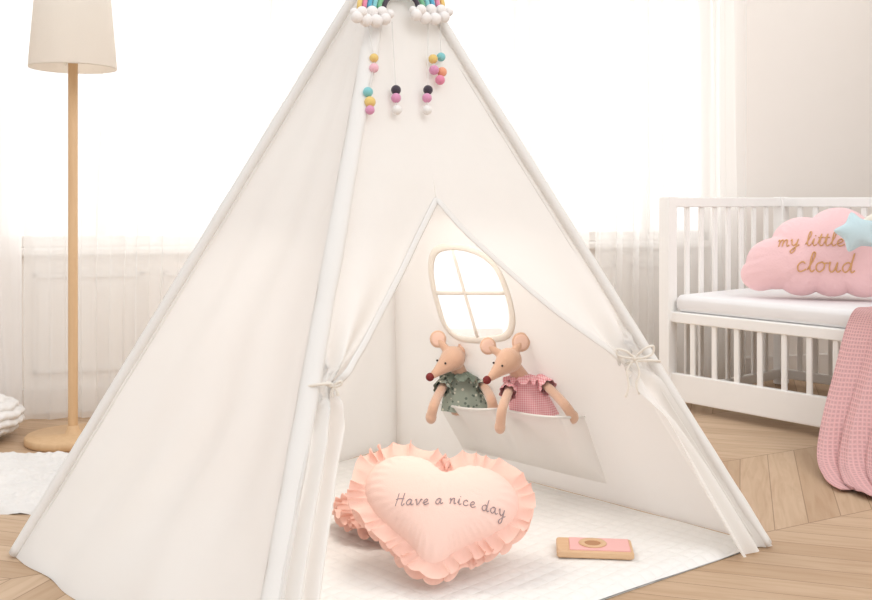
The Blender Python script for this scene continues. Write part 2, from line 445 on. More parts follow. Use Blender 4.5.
def panel(name, p, q, n, seed, sag=.02):
    def fn(u, w):
        t = .04 + .96 * w
        a = A.lerp(p, t); b = A.lerp(q, t); x = a.lerp(b, u)
        e = 4 * u * (1 - u)
        d = -sag * e * sin(pi * min(1, w)) + .012 * e * nz(x, 3, seed) * (0.3 + w) + .002 * nz(x, 9, seed)
        d += .010 * e * sin(7 * u * pi + 2 * nz(x, 2, seed)) * w
        d += .006 * e * sin(30 * (u + w * .6) + 3 * nz(x, 2.5, seed + 3)) * max(0, w - .45) * 2
        r = x + n * d
        if w > .999: r.z = .004
        return r
    v, f, uv = grid(fn, 60, 72)
    return mk(name, v, f, M_tent, tent, uvs=uv)
panel('side_panel', PL, PF, nLF, 1.3)
panel('side_panel', PB, PL, nBL, 5.1)

def interp(poly, y):
    for (x0, y0), (x1, y1) in zip(poly, poly[1:]):
        if y <= y1: return x0 + (x1 - x0) * (y - y0) / (y1 - y0)
    (x0, y0), (x1, y1) = poly[-2:]; return x0 + (x1 - x0) * (y - y0) / (y1 - y0)
def smooth_poly(pts):
    c = catmull([(a, b, 0) for a, b in pts], 8); return [(q.x, q.y) for q in c]
OL = [(436, 200), (420, 233), (398, 280), (370, 334), (351, 363), (334, 386)]
OR_ = [(436, 200), (461, 229), (497, 263), (547, 308), (592, 343), (622, 363)]
lb = [(391, -40), (436, 200)] + smooth_poly(OL)[1:] + [(338, 430), (329, 500), (311, 600), (298, 712)]
rb = [(391, -40), (436, 200)] + smooth_poly(OR_)[1:] + [(640, 404), (679, 466), (730, 559)]
Fx = lambda y: 389 + (250 - 389) * (y + 60) / 785.0
Rx = lambda y: 389 + (768 - 389) * (y + 60) / 606.0
tieL = on_plane(330, 387, PF, nFR); tieR = on_plane(628, 363, PF, nFR)
def fold(x, tie, w=1):
    r = x - tie; d = r.length
    return .024 * math.exp(-d / .28) * min(1, d / .05) * sin(10 * atan2(r.z, r.x) + 1)
def door_half(left):
    def fn(u, w):
        py = -40 + w * ((712 if left else 559) + 40)
        if left:
            x0, x1 = Fx(py), interp(lb, py); y0 = y1 = py
        else:
            x0, x1 = Rx(min(py, 546)), interp(rb, py); y0, y1 = min(py, 546), py
        p = on_plane(x0 + (x1 - x0) * u, y0 + (y1 - y0) * u, PF, nFR)
        tie = tieL if left else tieR; ty = 387 if left else 363
        d = fold(p, tie) * min(1, u * 3) + .008 * nz(p, 4, 2.2) * min(1, u * 2) + .0015 * nz(p, 12)
        if py > ty:
            k = min(1, (py - ty) / 60)
            d += k * (.016 * sin(u * 2.3 * pi * 2 + .5 + 2 * nz(p, 3)) + .026 * u)
        r = p + nFR * d
        if r.z < .004: r.z = .004
        return r
    return grid(fn, 40, 110)
g = Geo(); g.add(door_half(True)); g.add(door_half(False))
door = mk('door_panel', g.v, g.f, M_tent, tent)
hem = [on_plane(x, y, PF, nFR) + nFR * .004 for x, y in reversed(smooth_poly(OL))]
hem2 = [on_plane(x, y, PF, nFR) + nFR * .004 for x, y in smooth_poly(OR_)]
hp = [p + nFR * fold(p, tieL) for p in hem] + [p + nFR * fold(p, tieR) for p in hem2[1:]]
mk('door_hem', *tube(hp, .0050, 8, flat=(1.6, .35), nrm=nFR), M_sleeve, tent)

# back panel with window hole
wc = on_plane(471, 296, PR, nRB)
ex = (PR - PB).normalized(); ey = nRB.cross(ex).normalized()
if ey.z < 0: ey = -ey
to2 = lambda p: ((p - wc).dot(ex), (p - wc).dot(ey))
wpx = [(431, 266), (435, 252), (447, 247), (464, 248), (482, 255), (496, 268), (505, 287), (511, 308), (512, 324), (507, 335), (494, 339), (474, 340), (457, 337), (445, 325), (438, 305), (433, 285)]
wpts = catmull([on_plane(x, y, PR, nRB) for x, y in wpx], 9, closed=True)
NW = len(wpts)
tri = [A.lerp(PR, .04), PR, PB, A.lerp(PB, .04)]
tri2 = [to2(p) for p in tri]
def hit(dx, dy):
    best = None
    for i in range(4):
        ax, ay = tri2[i]; bx, by = tri2[(i + 1) % 4]
        sx, sy = bx - ax, by - ay; den = dx * sy - dy * sx
        if abs(den) < 1e-9: continue
        t = (ax * sy - ay * sx) / den; s = (ax * dy - ay * dx) / den
        if t > 0 and -1e-6 <= s <= 1 + 1e-6 and (best is None or t < best): best = t
    return best
outer = []
for p in wpts:
    x, y = to2(p); t = hit(x, y); outer.append(Vector((x * t, y * t)))
for cxy in tri2:
    a = atan2(cxy[1], cxy[0])
    i = min(range(NW), key=lambda k: abs((atan2(outer[k].y, outer[k].x) - a + pi) % (2 * pi) - pi))
    outer[i] = Vector(cxy)
vs = []; fs = []; NR = 30
for j in range(NR + 1):
    s = (j / NR) ** 1.4
    for i, p in enumerate(wpts):
        x, y = to2(p); q = Vector((x, y)).lerp(outer[i], s)
        P = wc + ex * q.x + ey * q.y
        e = min(1, 4 * s * (1 - s) + 0)
        P = P + nRB * (e * (.014 * nz(P, 3, 7)) + .002 * e * nz(P, 9) + .005 * e * sin(q.x * 22 + 3 * nz(P, 2)))
        if P.z < .004: P.z = .004
        vs.append(P)
for j in range(NR):
    for i in range(NW):
        fs.append((j * NW + i, j * NW + (i + 1) % NW, (j + 1) * NW + (i + 1) % NW, (j + 1) * NW + i))
mk('rear_panel', vs, fs, M_tent, tent)
g = Geo()
g.add(tube(wpts, .0115, 8, closed=True, flat=(1.0, .3), nrm=nRB))
for (a, b) in (((452, 249), (478, 339)), ((434, 293), (506, 293))):
    p, q = on_plane(*a, PR, nRB), on_plane(*b, PR, nRB)
    g.add(tube([p.lerp(q, k / 8) for k in range(9)], .007, 8, flat=(1, .3), nrm=nRB))
mk('tent_window', g.v, g.f, M_tape, tent, label='arched tent window with cream binding and crossbars')
# pockets
TLp, TRp, BRp, BLp = [on_plane(x, y, PR, nRB) for x, y in ((437, 402), (584, 416), (607, 484), (463, 449))]
PD = .185
def pocket(u, w):   # w 0 bottom, 1 top
    k = min(1, sin(pi * u) * 2.2) ** .8
    k *= 1 - .22 * math.exp(-((u - .46) / .045) ** 2)
    p = BLp.lerp(BRp, u).lerp(TLp.lerp(TRp, u), w)
    p = nearer(p, .012 + PD * k * min(1, w * 1.15) ** .7)
    sag = sin(pi * min(1, u / .46)) if u < .46 else sin(pi * (u - .46) / .54)
    p.z -= .010 * sag * w ** 3
    return p
v, f, uv = grid(pocket, 80, 24)
mk('pocket', v, f, M_tent, tent, label='double white fabric pocket sewn on the tent wall')
mk('pocket_hem', *tube([nearer(pocket(k / 80, .985), .003) for k in range(81)], .004, 6), M_sleeve, tent)

for P in (PL, PR, PF, PB):
    od = (Vector((P.x, P.y, 0)) - Vector((base_c.x, base_c.y, 0))).normalized()
    sh = od * (.026 if P is PB else 0.0)
    r0 = .0205 if P is not PB else .0175
    if P is PF: r0 = .0185
    pts = [A.lerp(P, .04 + .955 * k / 90) + sh for k in range(91)]
    v, f = tube(pts, [r0 + .0022 * noise.noise(Vector((k * .22, P.x, 0))) + .0008 * noise.noise(Vector((k * .9, P.x, 5))) for k in range(91)], 18, flat=(1.15, .72), nrm=od)
    mk('pole_sleeve', v, f, M_sleeve, tent)
    top = A + (A - P).normalized() * .32
    mk('pole', *tube([A.lerp(P, .994) + sh, A + sh, top + sh], .0088, 14), M_birch, tent)
for P, n, other in ((PL, nLF, PF), (PR, nFR, PF), (PF, nLF, PL)):
    dr = (other - P).normalized()
    s_ = [A.lerp(P, t) + dr * .034 + n * .001 for t in [.12 + .86 * k / 60 for k in range(61)]]
    mk('seam', *tube(s_, .0013, 6, flat=(1.4, .6), nrm=n), M_tent, tent)
def bow(c, s, tails, name='tie_cord'):
    g = Geo(); c = Vector(c); R = Vector((1, 0, 0)); U = Vector((0, 0, 1)); D = Vector((0, -1, 0))
    def P(x, z, y=0): return c + R * x * s + U * z * s + D * (y * s + .012)
    g.add(ball(P(0, 0), .2 * s * .9))
    for sg, up in ((-1, .55), (1, .75)):
        loop = catmull([P(0, 0), P(sg * .6, up * .9, .3), P(sg * 1.2, up * 1.1, .2), P(sg * 1.15, up * .4, .1), P(sg * .5, .05, .2), P(0, 0)], 6)
        g.add(tube(loop, .0032, 7))
    for t in tails:
        g.add(tube(catmull([P(*q) for q in t], 6), .003, 7))
    return mk(name, g.v, g.f, M_tape, tent, label='cream cotton cord tied in a bow')
bow(tieR + nFR * .02 + Vector((.0, 0, .01)), .038, [[(0, 0), (-.5, -.8, .1), (-.4, -1.8, .1), (-.6, -2.6, 0)], [(0, 0), (.3, -.9, .1), (.1, -1.7, .1), (.3, -2.4, 0)]])
bow(tieL + nFR * .02, .012, [[(0, 0), (-.4, -1, .1), (-.3, -1.8, 0)], [(0, 0), (.5, -.9, .1), (.6, -1.6, 0)]])
for tie, fx, y in ((tieL, Fx, 387), (tieR, Rx, 363)):
    c = on_plane(fx(y), y, PF, nFR).lerp(tie, .45); w = (tie - on_plane(fx(y), y, PF, nFR)).length
    ax = (tie - on_plane(fx(y), y, PF, nFR)).normalized()
    ring = [c + ax * cos(t) * (w * .62) + nFR * sin(t) * .03 for t in [2 * pi * k / 28 for k in range(28)]]
    mk('tie_cord', *tube(ring, .0032, 8, closed=True), M_tape, tent)

cc = base_c
mq = [cc + (p - cc) * s for p, s in ((PF, .985), (PR, .985), (PB, .985), (PL, .985))]
def matfn(u, w):
    p = mq[0].lerp(mq[1], u).lerp(mq[3].lerp(mq[2], u), w)
    e = min(u, 1 - u, w, 1 - w)
    return Vector((p.x, p.y, .004 + .014 * min(1, e * 40) ** .5 + .003 * nz(p, 6, 3)))
v, f, uv = grid(matfn, 60, 60)
g = Geo(); g.add((v, f)); g.add(([Vector((p.x, p.y, .001)) for p in mq], [(3, 2, 1, 0)]))
meta(mk('play_mat', g.v, g.f, M_mat), 'white quilted padded mat covering the tent floor', 'play mat')

# ------------------------------------------------------------ rainbow garland
felt = {k: cloth('felt_' + k, c, trans=0, bump=.8, scale=350, sheen=.3) for k, c in dict(pink=rgb(236, 146, 174), orange=rgb(244, 172, 138), yellow=rgb(238, 206, 130), teal=rgb(140, 206, 210), blue=rgb(100, 178, 208), black=rgb(78, 70, 80), mauve=rgb(226, 158, 192), green=rgb(128, 190, 148), lightpink=rgb(246, 194, 206), white=rgb(244, 241, 238)).items()}
def fp(px, py, off=.02): return nearer(on_plane(px, py, PF, nFR), off)
gc = fp(402, 8, .03)
gar = empty('rainbow_garland', fp(402, 20, .02), 'rainbow rope arch with white pompom clouds and felt ball strings', 'hanging decoration')
sc = gc.y / F_PX
for r, c in zip((17, 22, 27, 32, 37, 42), ('black', 'green', 'teal', 'blue', 'pink', 'yellow')):
    pts = []
    for k in range(25):
        a = pi * k / 24
        pts.append(fp(401 + r * cos(a) * 1.0, 9 - r * .95 * sin(a), .045))
    mk('rainbow_rope', *tube(pts, 2.5 * sc, 8), felt[c], gar, label=c + ' rope of the rainbow arch')
for cx_, cy_ in ((372, 15), (431, 13)):
    g = Geo()
    for (dx, dy, r) in ((-15, 2, 6), (-6, 5, 6.5), (4, 6, 6.5), (13, 4, 6), (-10, -3, 5.5), (0, -3, 6), (10, -3, 5.5), (18, -1, 4.5), (-18, -3, 4)):
        g.add(ball(fp(cx_ + dx, cy_ + dy, .06 + .005 * (dx % 3)), r * sc, 14, 10))
    mk('pompom_cloud', g.v, g.f, M_white, gar)
def string(x0, y0, balls):
    bs = [(x, y) for x, y, c, r in balls]
    g = [fp(x0, y0, .04)] + [fp(x, y, .03) for x, y in bs]
    mk('string', *tube(g, .0012, 5), M_string, gar)
    for x, y, c, r in balls:
        mk('felt_ball', *ball(fp(x, y, .03), r * sc, 14, 10), felt[c], gar, label=c + ' felt ball')
string(368, 22, [(374, 58, 'yellow', 4.4), (374, 68, 'lightpink', 4.6), (368, 92, 'teal', 4.8), (370, 102, 'yellow', 5.4), (370, 110, 'mauve', 4.4)])
string(392, 22, [(396, 90, 'black', 4.8), (396, 98, 'mauve', 4.8), (397, 110, 'white', 4.8)])
string(428, 22, [(428, 90, 'black', 4.8), (427, 98, 'mauve', 4.8), (427, 110, 'white', 4.8)])
string(440, 20, [(441, 57, 'teal', 4.6), (433, 59, 'yellow', 4.8), (434, 70, 'mauve', 5), (442, 72, 'orange', 5), (440, 80, 'pink', 5)])

# ------------------------------------------------------------ mice
def remesh(o, vox, sm=2):
    m = o.modifiers.new('merge', 'REMESH'); m.mode = 'VOXEL'; m.voxel_size = vox; m.use_smooth_shade = True
    s = o.modifiers.new('soft', 'SMOOTH'); s.iterations = sm; s.factor = .5
def mouse(org_px, name_label, outfit, arms, head, snout, ears, torso, collar, cmat):
    Y = on_plane(org_px[0], org_px[1], PR, nRB).y - .085
    s = Y / F_PX
    def P(px, py, d=0): return nearer(at(px, py, Y), d * s)
    e = empty('toy_mouse', P(org_px[0], org_px[1] + 30), name_label, 'stuffed toy', 'toy mice in the tent pocket')
    g = Geo()
    tp, bt, rt, rbm = torso
    tpts = [P(*tp, 0).lerp(P(*bt, 0), k / 8) for k in range(9)]
    g.add(tube(tpts, [s * (rt + (rbm - rt) * k / 8) * .8 for k in range(9)], 16))
    hd = P(*head[:2], 12)
    g.add(tube([P(*tp, 0), hd], [s * rt * .7, s * 7], 12))
    g.add(ball(hd, head[2] * s, 20, 14, (1.0, 1.0, .95)))
    sn = P(*snout, 22)
    dirv = sn - hd
    g.add(tube([hd + dirv * k for k in (0, .25, .5, .75, .93, 1.0)], [s * q for q in (head[2] * .93, head[2] * .82, head[2] * .57, head[2] * .38, 3.4, 2.1)], 16))
    for ex_, ey_, er in ears:
        c = P(ex_, ey_, 10); g.add(ball(c, er * s, 18, 12, (1, .30, 1.05)))
        g.add(tube([c, hd + (c - hd) * .5], [er * s * .32, er * s * .5], 10))
    for a in arms:
        pts = catmull([P(x, y, d) for x, y, d in a], 6)
        n = len(pts); g.add(tube(pts, [s * (4.4 + .7 * (k / n)) for k in range(n)], 12))
        g.add(ball(pts[-1], 5.6 * s, 12, 8, (1, 1, 1.2)))
    b = mk('body', g.v, g.f, M_mouse, e); remesh(b, .0026, 3)
    mk('nose', *ball(P(snout[0] - 1, snout[1], 23), 4.2 * s, 14, 10), M_nose, e)
    side = (hd.lerp(sn, .42))
    up = Vector((0, 0, 1)); fwd = Vector((0, -1, 0))
    mk('eye', *ball(side + up * 3.8 * s + fwd * 7.8 * s + Vector((1.5 * s, 0, 0)), 1.1 * s, 10, 8), M_eye, e)
    mk('eye', *ball(side + up * 5.6 * s + fwd * 1 * s + Vector((-6.6 * s, 0, 0)), 1.1 * s, 10, 8), M_eye, e)
    for ex_, ey_, er in ears:
        mk('inner_ear', *ball(P(ex_, ey_, 10 + er * .22), er * s * .76, 16, 10, (1, .14, 1.05)), M_ear, e)
    ax = (P(*bt) - P(*tp))
    def fn(u, w):
        c = P(*tp) + ax * (w * 1.0 - .06)
        r = s * ((rt + 2.2) + (rbm + 3.0 - rt - 2.2) * w ** .8)
        a = 2 * pi * u
        r *= 1 + (.05 * sin(a * 9 + 1) + .03 * sin(a * 5)) * w
        return c + Vector((cos(a) * r * 1.08, -sin(a) * r * .66, 0))
    v, f, uv = grid(fn, 72, 18)
    mk('outfit', v, f, outfit, e, uvs=uv)
    for a in arms:
        p0, p1 = P(*a[0]), P(*a[1])
        def fs_(u, w):
            c = p0.lerp(p1, -.15 + .8 * w); an = 2 * pi * u
            r = s * (6.2 + 2.2 * w) * (1 + .10 * w * sin(an * 8))
            t = (p1 - p0).normalized(); q = t.cross(Vector((0, 1, 0))).normalized(); q2 = t.cross(q)
            return c + (q * cos(an) + q2 * sin(an)) * r
        v, f, uv = grid(fs_, 48, 8)
        mk('sleeve', v, f, outfit, e)
    def fc(u, w):
        a = 2 * pi * u; r = s * (6.5 + collar * w)
        return P(tp[0], tp[1] - 3, 2) + Vector((cos(a) * r * 1.1, -sin(a) * r * .95, s * (2 - 6 * w + 2.2 * w * sin(a * 11) + 1.2 * w * sin(a * 17))))
    v, f, uv = grid(fc, 160, 6)
    mk('collar', v, f, cmat, e)
    return e
mouse((462, 400), 'tan toy mouse in green floral dress with dark red nose', M_floral,
      [[(446, 381, 3), (439, 394, 22), (434, 405, 44), (431, 417, 44)], [(481, 381, 2), (487, 391, 20), (491, 399, 44), (493, 408, 46)]],
      (453, 358, 12.4), (431, 377), [(438, 339, 8.5), (467, 346, 9)], ((461, 376), (466, 412), 11, 19), 13, M_gcollar)
mouse((530, 402), 'tan toy mouse in pink gingham outfit with ruffled collar', M_gingham,
      [[(511, 385, 3), (506, 398, 30), (502, 410, 48), (500, 427, 48)], [(541, 381, 2), (553, 392, 24), (565, 405, 46), (573, 417, 46)]],
      (509, 360, 12.8), (488, 380), [(488, 346, 8.5), (521, 342, 9.5)], ((522, 379), (535, 416), 12, 19), 11, M_gingham)

# ------------------------------------------------------------ cushions
def radial(poly):
    poly = [Vector((p[0], p[1])) for p in poly]; n = len(poly)
    def R(a):
        dx, dy = cos(a), sin(a); best = 0
        for i in range(n):
            p, q = poly[i], poly[(i + 1) % n]; s = q - p; den = dx * s.y - dy * s.x
            if abs(den) < 1e-12: continue
            t = (p.x * s.y - p.y * s.x) / den; k = (p.x * dy - p.y * dx) / den
            if t > 0 and -1e-6 <= k <= 1.000001: best = max(best, t)
        return best
    return R
class Pillow:
    """inflated cushion: membrane solution over the outline"""
    def __init__(s, R, T, n=110, mixr=0.0):
        s.T = T; s.mixr = mixr
        s.tab = [R(2 * pi * i / 720) for i in range(720)]
        m = max(s.tab) * 1.04; s.m = m; s.n = n
        c = (np.arange(n) + .5) / n * 2 * m - m
        X, Y = np.meshgrid(c, c)
        ang = (np.arctan2(Y, X) % (2 * pi)) / (2 * pi) * 720
        tb = np.array(s.tab); mask = np.hypot(X, Y) < tb[ang.astype(int) % 720]
        u = np.zeros((n, n)); 
        for _ in range(5000):
            v = np.zeros_like(u)
            v[1:-1, 1:-1] = .25 * (u[2:, 1:-1] + u[:-2, 1:-1] + u[1:-1, 2:] + u[1:-1, :-2]) + 1.0
            u = np.where(mask, v, 0)
        s.u = np.maximum(u, 0) / u.max()
    def R(s, a):
        k = (a % (2 * pi)) / (2 * pi) * 720; i = int(k); f = k - i
        return s.tab[i % 720] * (1 - f) + s.tab[(i + 1) % 720] * f
    def h(s, x, y):
        d = sqrt(x * x + y * y); r = min(1, d / max(1e-6, s.R(atan2(y, x)))) if d > 1e-6 else 0
        fx = (x + s.m) / (2 * s.m) * s.n - .5; fy = (y + s.m) / (2 * s.m) * s.n - .5
        i = int(max(0, min(s.n - 2, math.floor(fx)))); j = int(max(0, min(s.n - 2, math.floor(fy))))
        a, b = fx - i, fy - j; U = s.u
        u = U[j, i] * (1 - a) * (1 - b) + U[j, i + 1] * a * (1 - b) + U[j + 1, i] * (1 - a) * b + U[j + 1, i + 1] * a * b
        z = max(u, 0) ** .5
        z = z * (1 - r ** 12) ** .5
        if s.mixr: z = z * (1 - s.mixr) + s.mixr * (1 - r ** 2.6) ** .55
        return s.T * z
    def mesh(s, n=220, m=36, rough=.004, puck=44, pamp=.0035):
        v = []; f = []; Rs = [s.R(2 * pi * i / n) for i in range(n)]
        for side in (1, -1):
            b = len(v)
            for j in range(m + 1):
                r = sin(pi / 2 * j / m)
                for i in range(n):
                    a = 2 * pi * i / n
                    x, y = cos(a) * Rs[i] * r, sin(a) * Rs[i] * r
                    z = s.h(x, y) * side if j < m else 0
                    z += rough * nz((x, y, side), 14) * (1 - r)
                    pk = pamp * sin(a * puck + 3 * noise.noise(Vector((x * 20, y * 20, 0)))) * max(0, r - .72) * 3.5 * (1 - r) * 5
                    v.append((x, y, z + pk * side))
            for j in range(m):
                for i in range(n):
                    q = (b + j * n + i, b + j * n + (i + 1) % n, b + (j + 1) * n + (i + 1) % n, b + (j + 1) * n + i)
                    f.append(q if side == -1 else tuple(reversed(q)))
        return v, f
def frill(poly, width, waves, amp, seed, z0=0, K=1000, lift=0):
    pl = [Vector((p[0], p[1], 0)) for p in poly]; n = len(pl)
    L = [0]
    for i in range(n): L.append(L[-1] + (pl[(i + 1) % n] - pl[i]).length)
    tot = L[-1]; v = []; f = []; C = 12
    def pt(ss):
        ss %= tot
        for q in range(n):
            if L[q + 1] >= ss: return pl[q].lerp(pl[(q + 1) % n], (ss - L[q]) / max(1e-9, L[q + 1] - L[q]))
        return pl[0]
    for k in range(K):
        s = tot * k / K; p = pt(s)
        t = (pt(s + .03) - pt(s - .03)).normalized(); nn = Vector((t.y, -t.x, 0))
        ca, sa = cos(2 * pi * k / K), sin(2 * pi * k / K)
        ph = waves * 2 * pi * k / K + 7 * noise.noise(Vector((ca * 3, sa * 3, seed)))
        a2 = amp * (.9 + .9 * noise.noise(Vector((ca * 4, sa * 4, seed + 2))))
        wid = width * (1 + .32 * noise.noise(Vector((ca * 4, sa * 4, seed + 9))))
        flop = .014 * noise.noise(Vector((ca * 3, sa * 3, seed + 20)))
        for c in range(C):
            w = c / (C - 1)
            q = p + nn * (wid * (w - .08)) + t * (a2 * .8 * w * cos(ph + .8 * w))
            q.z = z0 + a2 * (w ** .6) * sin(ph + .9 * w) + (lift + flop) * w * w
            v.append(q)
    for k in range(K):
        for c in range(C - 1):
            k2 = (k + 1) % K
            f.append((k * C + c, k2 * C + c, k2 * C + c + 1, k * C + c + 1))
    return v, f

def ccw(p):
    n = len(p); a = sum(p[i][0] * p[(i + 1) % n][1] - p[(i + 1) % n][0] * p[i][1] for i in range(n))
    return p if a > 0 else list(reversed(p))
hs = .0084
base_h = []
for k in range(180):
    t = -2 * pi * k / 180 + .0001
    base_h.append((16 * sin(t) ** 3 * hs * 1.08, (13.2 * cos(t) - 5 * cos(2 * t) - 2 * cos(3 * t) - cos(4 * t) + 2) * hs * .88))
base_h = ccw(base_h)
off = .044; hpoly0 = []
for i in range(180):
    a, b = base_h[i - 2], base_h[(i + 2) % 180]; t = Vector((b[0] - a[0], b[1] - a[1]))
    if t.length < 1e-6: t = Vector((1, 0))
    t.normalize(); nn = Vector((t.y, -t.x)); hpoly0.append((base_h[i][0] + nn.x * off, base_h[i][1] + nn.y * off))
tipy = min(p[1] for p in base_h)
R_a = radial(hpoly0)
def Rh(a):
    r = R_a(a); dx, dy = cos(a), sin(a)
    b_ = dy * (tipy + .004); disc = b_ * b_ - ((tipy + .004) ** 2 - off ** 2)
    r = max(r, b_ + sqrt(disc)) if disc > 0 and b_ > 0 else r
    da = (a - pi / 2 + pi) % (2 * pi) - pi      # deepen the notch between the lobes
    r *= (1 - .22 * math.exp(-(da / .20) ** 2))
    db = (a - radians(138) + pi) % (2 * pi) - pi   # fuller upper lobe
    return r * (1 + .07 * math.exp(-(db / .35) ** 2))
rt_ = [Rh(2 * pi * i / 180) for i in range(180)]
for _ in range(2): rt_ = [(rt_[i - 1] + 2 * rt_[i] + rt_[(i + 1) % 180]) / 4 for i in range(180)]
hpoly = [(cos(2 * pi * i / 180) * rt_[i], sin(2 * pi * i / 180) * rt_[i]) for i in range(180)]
tilt = radians(56)
HC = Vector((.008, 2.385, .158))
Rx_ = Matrix(((1, 0, 0, 0), (0, sin(tilt), -cos(tilt), 0), (0, cos(tilt), sin(tilt), 0), (0, 0, 0, 1)))
HM = Matrix.Translation(HC) @ Matrix.Rotation(radians(4), 4, 'Z') @ Rx_ @ Matrix.Rotation(radians(-11), 4, 'Z')
hp_ = Pillow(radial(hpoly), .062)
hc = empty('heart_cushion', Vector((HC.x, HC.y - .1, .02)), 'peach heart cushion with ruffled edge and embroidered greeting', 'cushion')
mk('cushion_body', *hp_.mesh(), M_peach, hc, M=HM)
g = Geo(); g.add(frill(hpoly, .041, 37, .0095, 1, .006, lift=.006)); g.add(frill(hpoly, .038, 31, .0095, 5, -.008, lift=-.01))
v = [HM @ q for q in g.v]
for q in v: q.z = max(q.z, .0215)
mk('ruffle', v, g.f, M_frill, hc)
ct, st_ = cos(radians(6)), sin(radians(6))
def fm_(x, y):
    x2, y2 = x * ct - y * st_, x * st_ + y * ct
    return HM @ Vector((x2, y2 + .003 * sin(x2 * 40), hp_.h(x2, y2) + .0014))
g = script_text('Have a nice day', .026, -.028, .0146, fm_, .0011, gap=.24, wordgap=.8)
mk('embroidered_text', g.v, g.f, M_thread, hc, label='grey cursive embroidery reading Have a nice day')

rc = [(cos(2 * pi * k / 80) * .10, sin(2 * pi * k / 80) * .10) for k in range(80)]
RM = Matrix.Translation((-.125, 2.68, .06)) @ Matrix.Rotation(radians(6), 4, 'Y')
rp = Pillow(lambda a: .10, .035, 60)
rcush = empty('round_cushion', (-.125, 2.68, .02), 'small round peach cushion with frilled edge behind heart cushion', 'cushion')
mk('cushion_body', *rp.mesh(80, 16), M_peach, rcush, M=RM)
g = Geo(); g.add(frill(rc, .060, 20, .013, 3, .005, 480)); g.add(frill(rc, .055, 17, .013, 8, -.008, 480)); g.add(frill(rc, .045, 19, .011, 11, .014, 480))
v = [RM @ q for q in g.v]
for q in v: q.z = max(q.z, .0215)
mk('ruffle', v, g.f, M_frill, rcush)

# ------------------------------------------------------------ wooden toy
TM = Matrix.Translation((.395, 2.495, .022)) @ Matrix.Rotation(radians(-6), 4, 'Z')
toy = empty('wooden_toy', (.395, 2.495, .02), 'flat natural wood toy block with pink painted panel', 'toy')
M_pinkpaint = solid('pink_paint', rgb(236, 184, 180), .6)
M_toyw = wood('toy_maple', rgb(204, 164, 124), rgb(224, 190, 154), (4, 40, 40))
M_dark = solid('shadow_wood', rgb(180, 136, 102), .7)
mk('toy_body', *box(-.094, .094, -.050, .050, 0, .018, .004), M_toyw, toy, M=TM, smooth=False)
mk('pink_panel', *box(-.062, .086, -.044, .044, .0181, .0200, .002), M_pinkpaint, toy, M=TM, smooth=False)
mk('wooden_ring', *lathe([(.020, .0200), (.034, .0200), (.035, .0215), (.034, .0225), (.023, .0225), (.020, .0215), (.020, .0200)], (-.004, .004, 0), 36), M_toyw, toy, M=TM)
mk('round_hole', *lathe([(0, .0203), (.020, .0203)], (-.004, .004, 0), 36), M_dark, toy, M=TM)

# ------------------------------------------------------------ floor lamp
lc = Vector(((73 - CX) / F_PX * 3.73, 3.73, 0))
lamp = empty('floor_lamp', lc, 'floor lamp with beech pole, round base and beige fabric shade', 'lamp')
mk('lamp_base', *lathe([(0, 0), (.165, 0), (.17, .004), (.17, .024), (.164, .03), (.03, .032), (.022, .05), (.019, .06), (0, .06)], lc, 64), M_lampwood, lamp)
mk('lamp_pole', *lathe([(.0175, .04), (.0175, 1.42), (.01, 1.425), (.01, 1.47), (0, 1.47)], lc, 24), M_lampwood, lamp)
mk('lamp_shade', *lathe([(.154, 1.392), (.156, 1.390), (.157, 1.396), (.130, 1.72), (.128, 1.722), (.126, 1.718), (.152, 1.394), (.154, 1.392)], lc, 64), M_shade, lamp)
g = Geo()
for k in range(3):
    a = 2 * pi * k / 3; g.add(tube([lc + Vector((0, 0, 1.46)), lc + Vector((cos(a) * .15, sin(a) * .15, 1.42))], .002, 6))
mk('shade_support', g.v, g.f, M_trim, lamp)

# rug, pouf
def rugfn(u, w):
    x = -2.3 + 1.35 * u; y = 2.86 + .66 * w
    e = min(u * 2, (1 - u) * 2, w, 1 - w)
    return Vector((x + .01 * nz((x, y, 0), 9), y + .01 * nz((y, x, 0), 9), .001 + .017 * min(1, e * 22) ** .5 + .010 * nz((x, y, 0), 45)))
v, f, uv = grid(rugfn, 220, 110)
meta(mk('rug', v, f, M_rugm), 'white tufted rug lying on wood floor beside tent', 'rug')
pc = Vector((-1.72, 3.74, 0)); v = []; f = []
nu, nv = 160, 80
for j in range(nv + 1):
    th = pi * j / nv
    for i in range(nu):
        ph = 2 * pi * i / nu
        rope = abs(sin(th * 8 + .3 * sin(ph * 10)))
        knit = .5 + .5 * sin(ph * 26 + (int(th * 8 / pi) % 2) * pi)
        bumpv = (.012 * rope ** .6 + .006 * knit * rope) * sin(th) ** .6
        r = 1 + (bumpv - .010) / .15
        v.append(pc + Vector((.165 * sin(th) * cos(ph) * r, .165 * sin(th) * sin(ph) * r, .088 + .088 * cos(th) * min(r, 1.06))))
for j in range(nv):
    for i in range(nu): f.append((j * nu + i, (j + 1) * nu + i, (j + 1) * nu + (i + 1) % nu, j * nu + (i + 1) % nu))
meta(mk('pouf', v, f, M_rugm), 'round white chunky knitted pouf on the floor near the lamp', 'pouf')

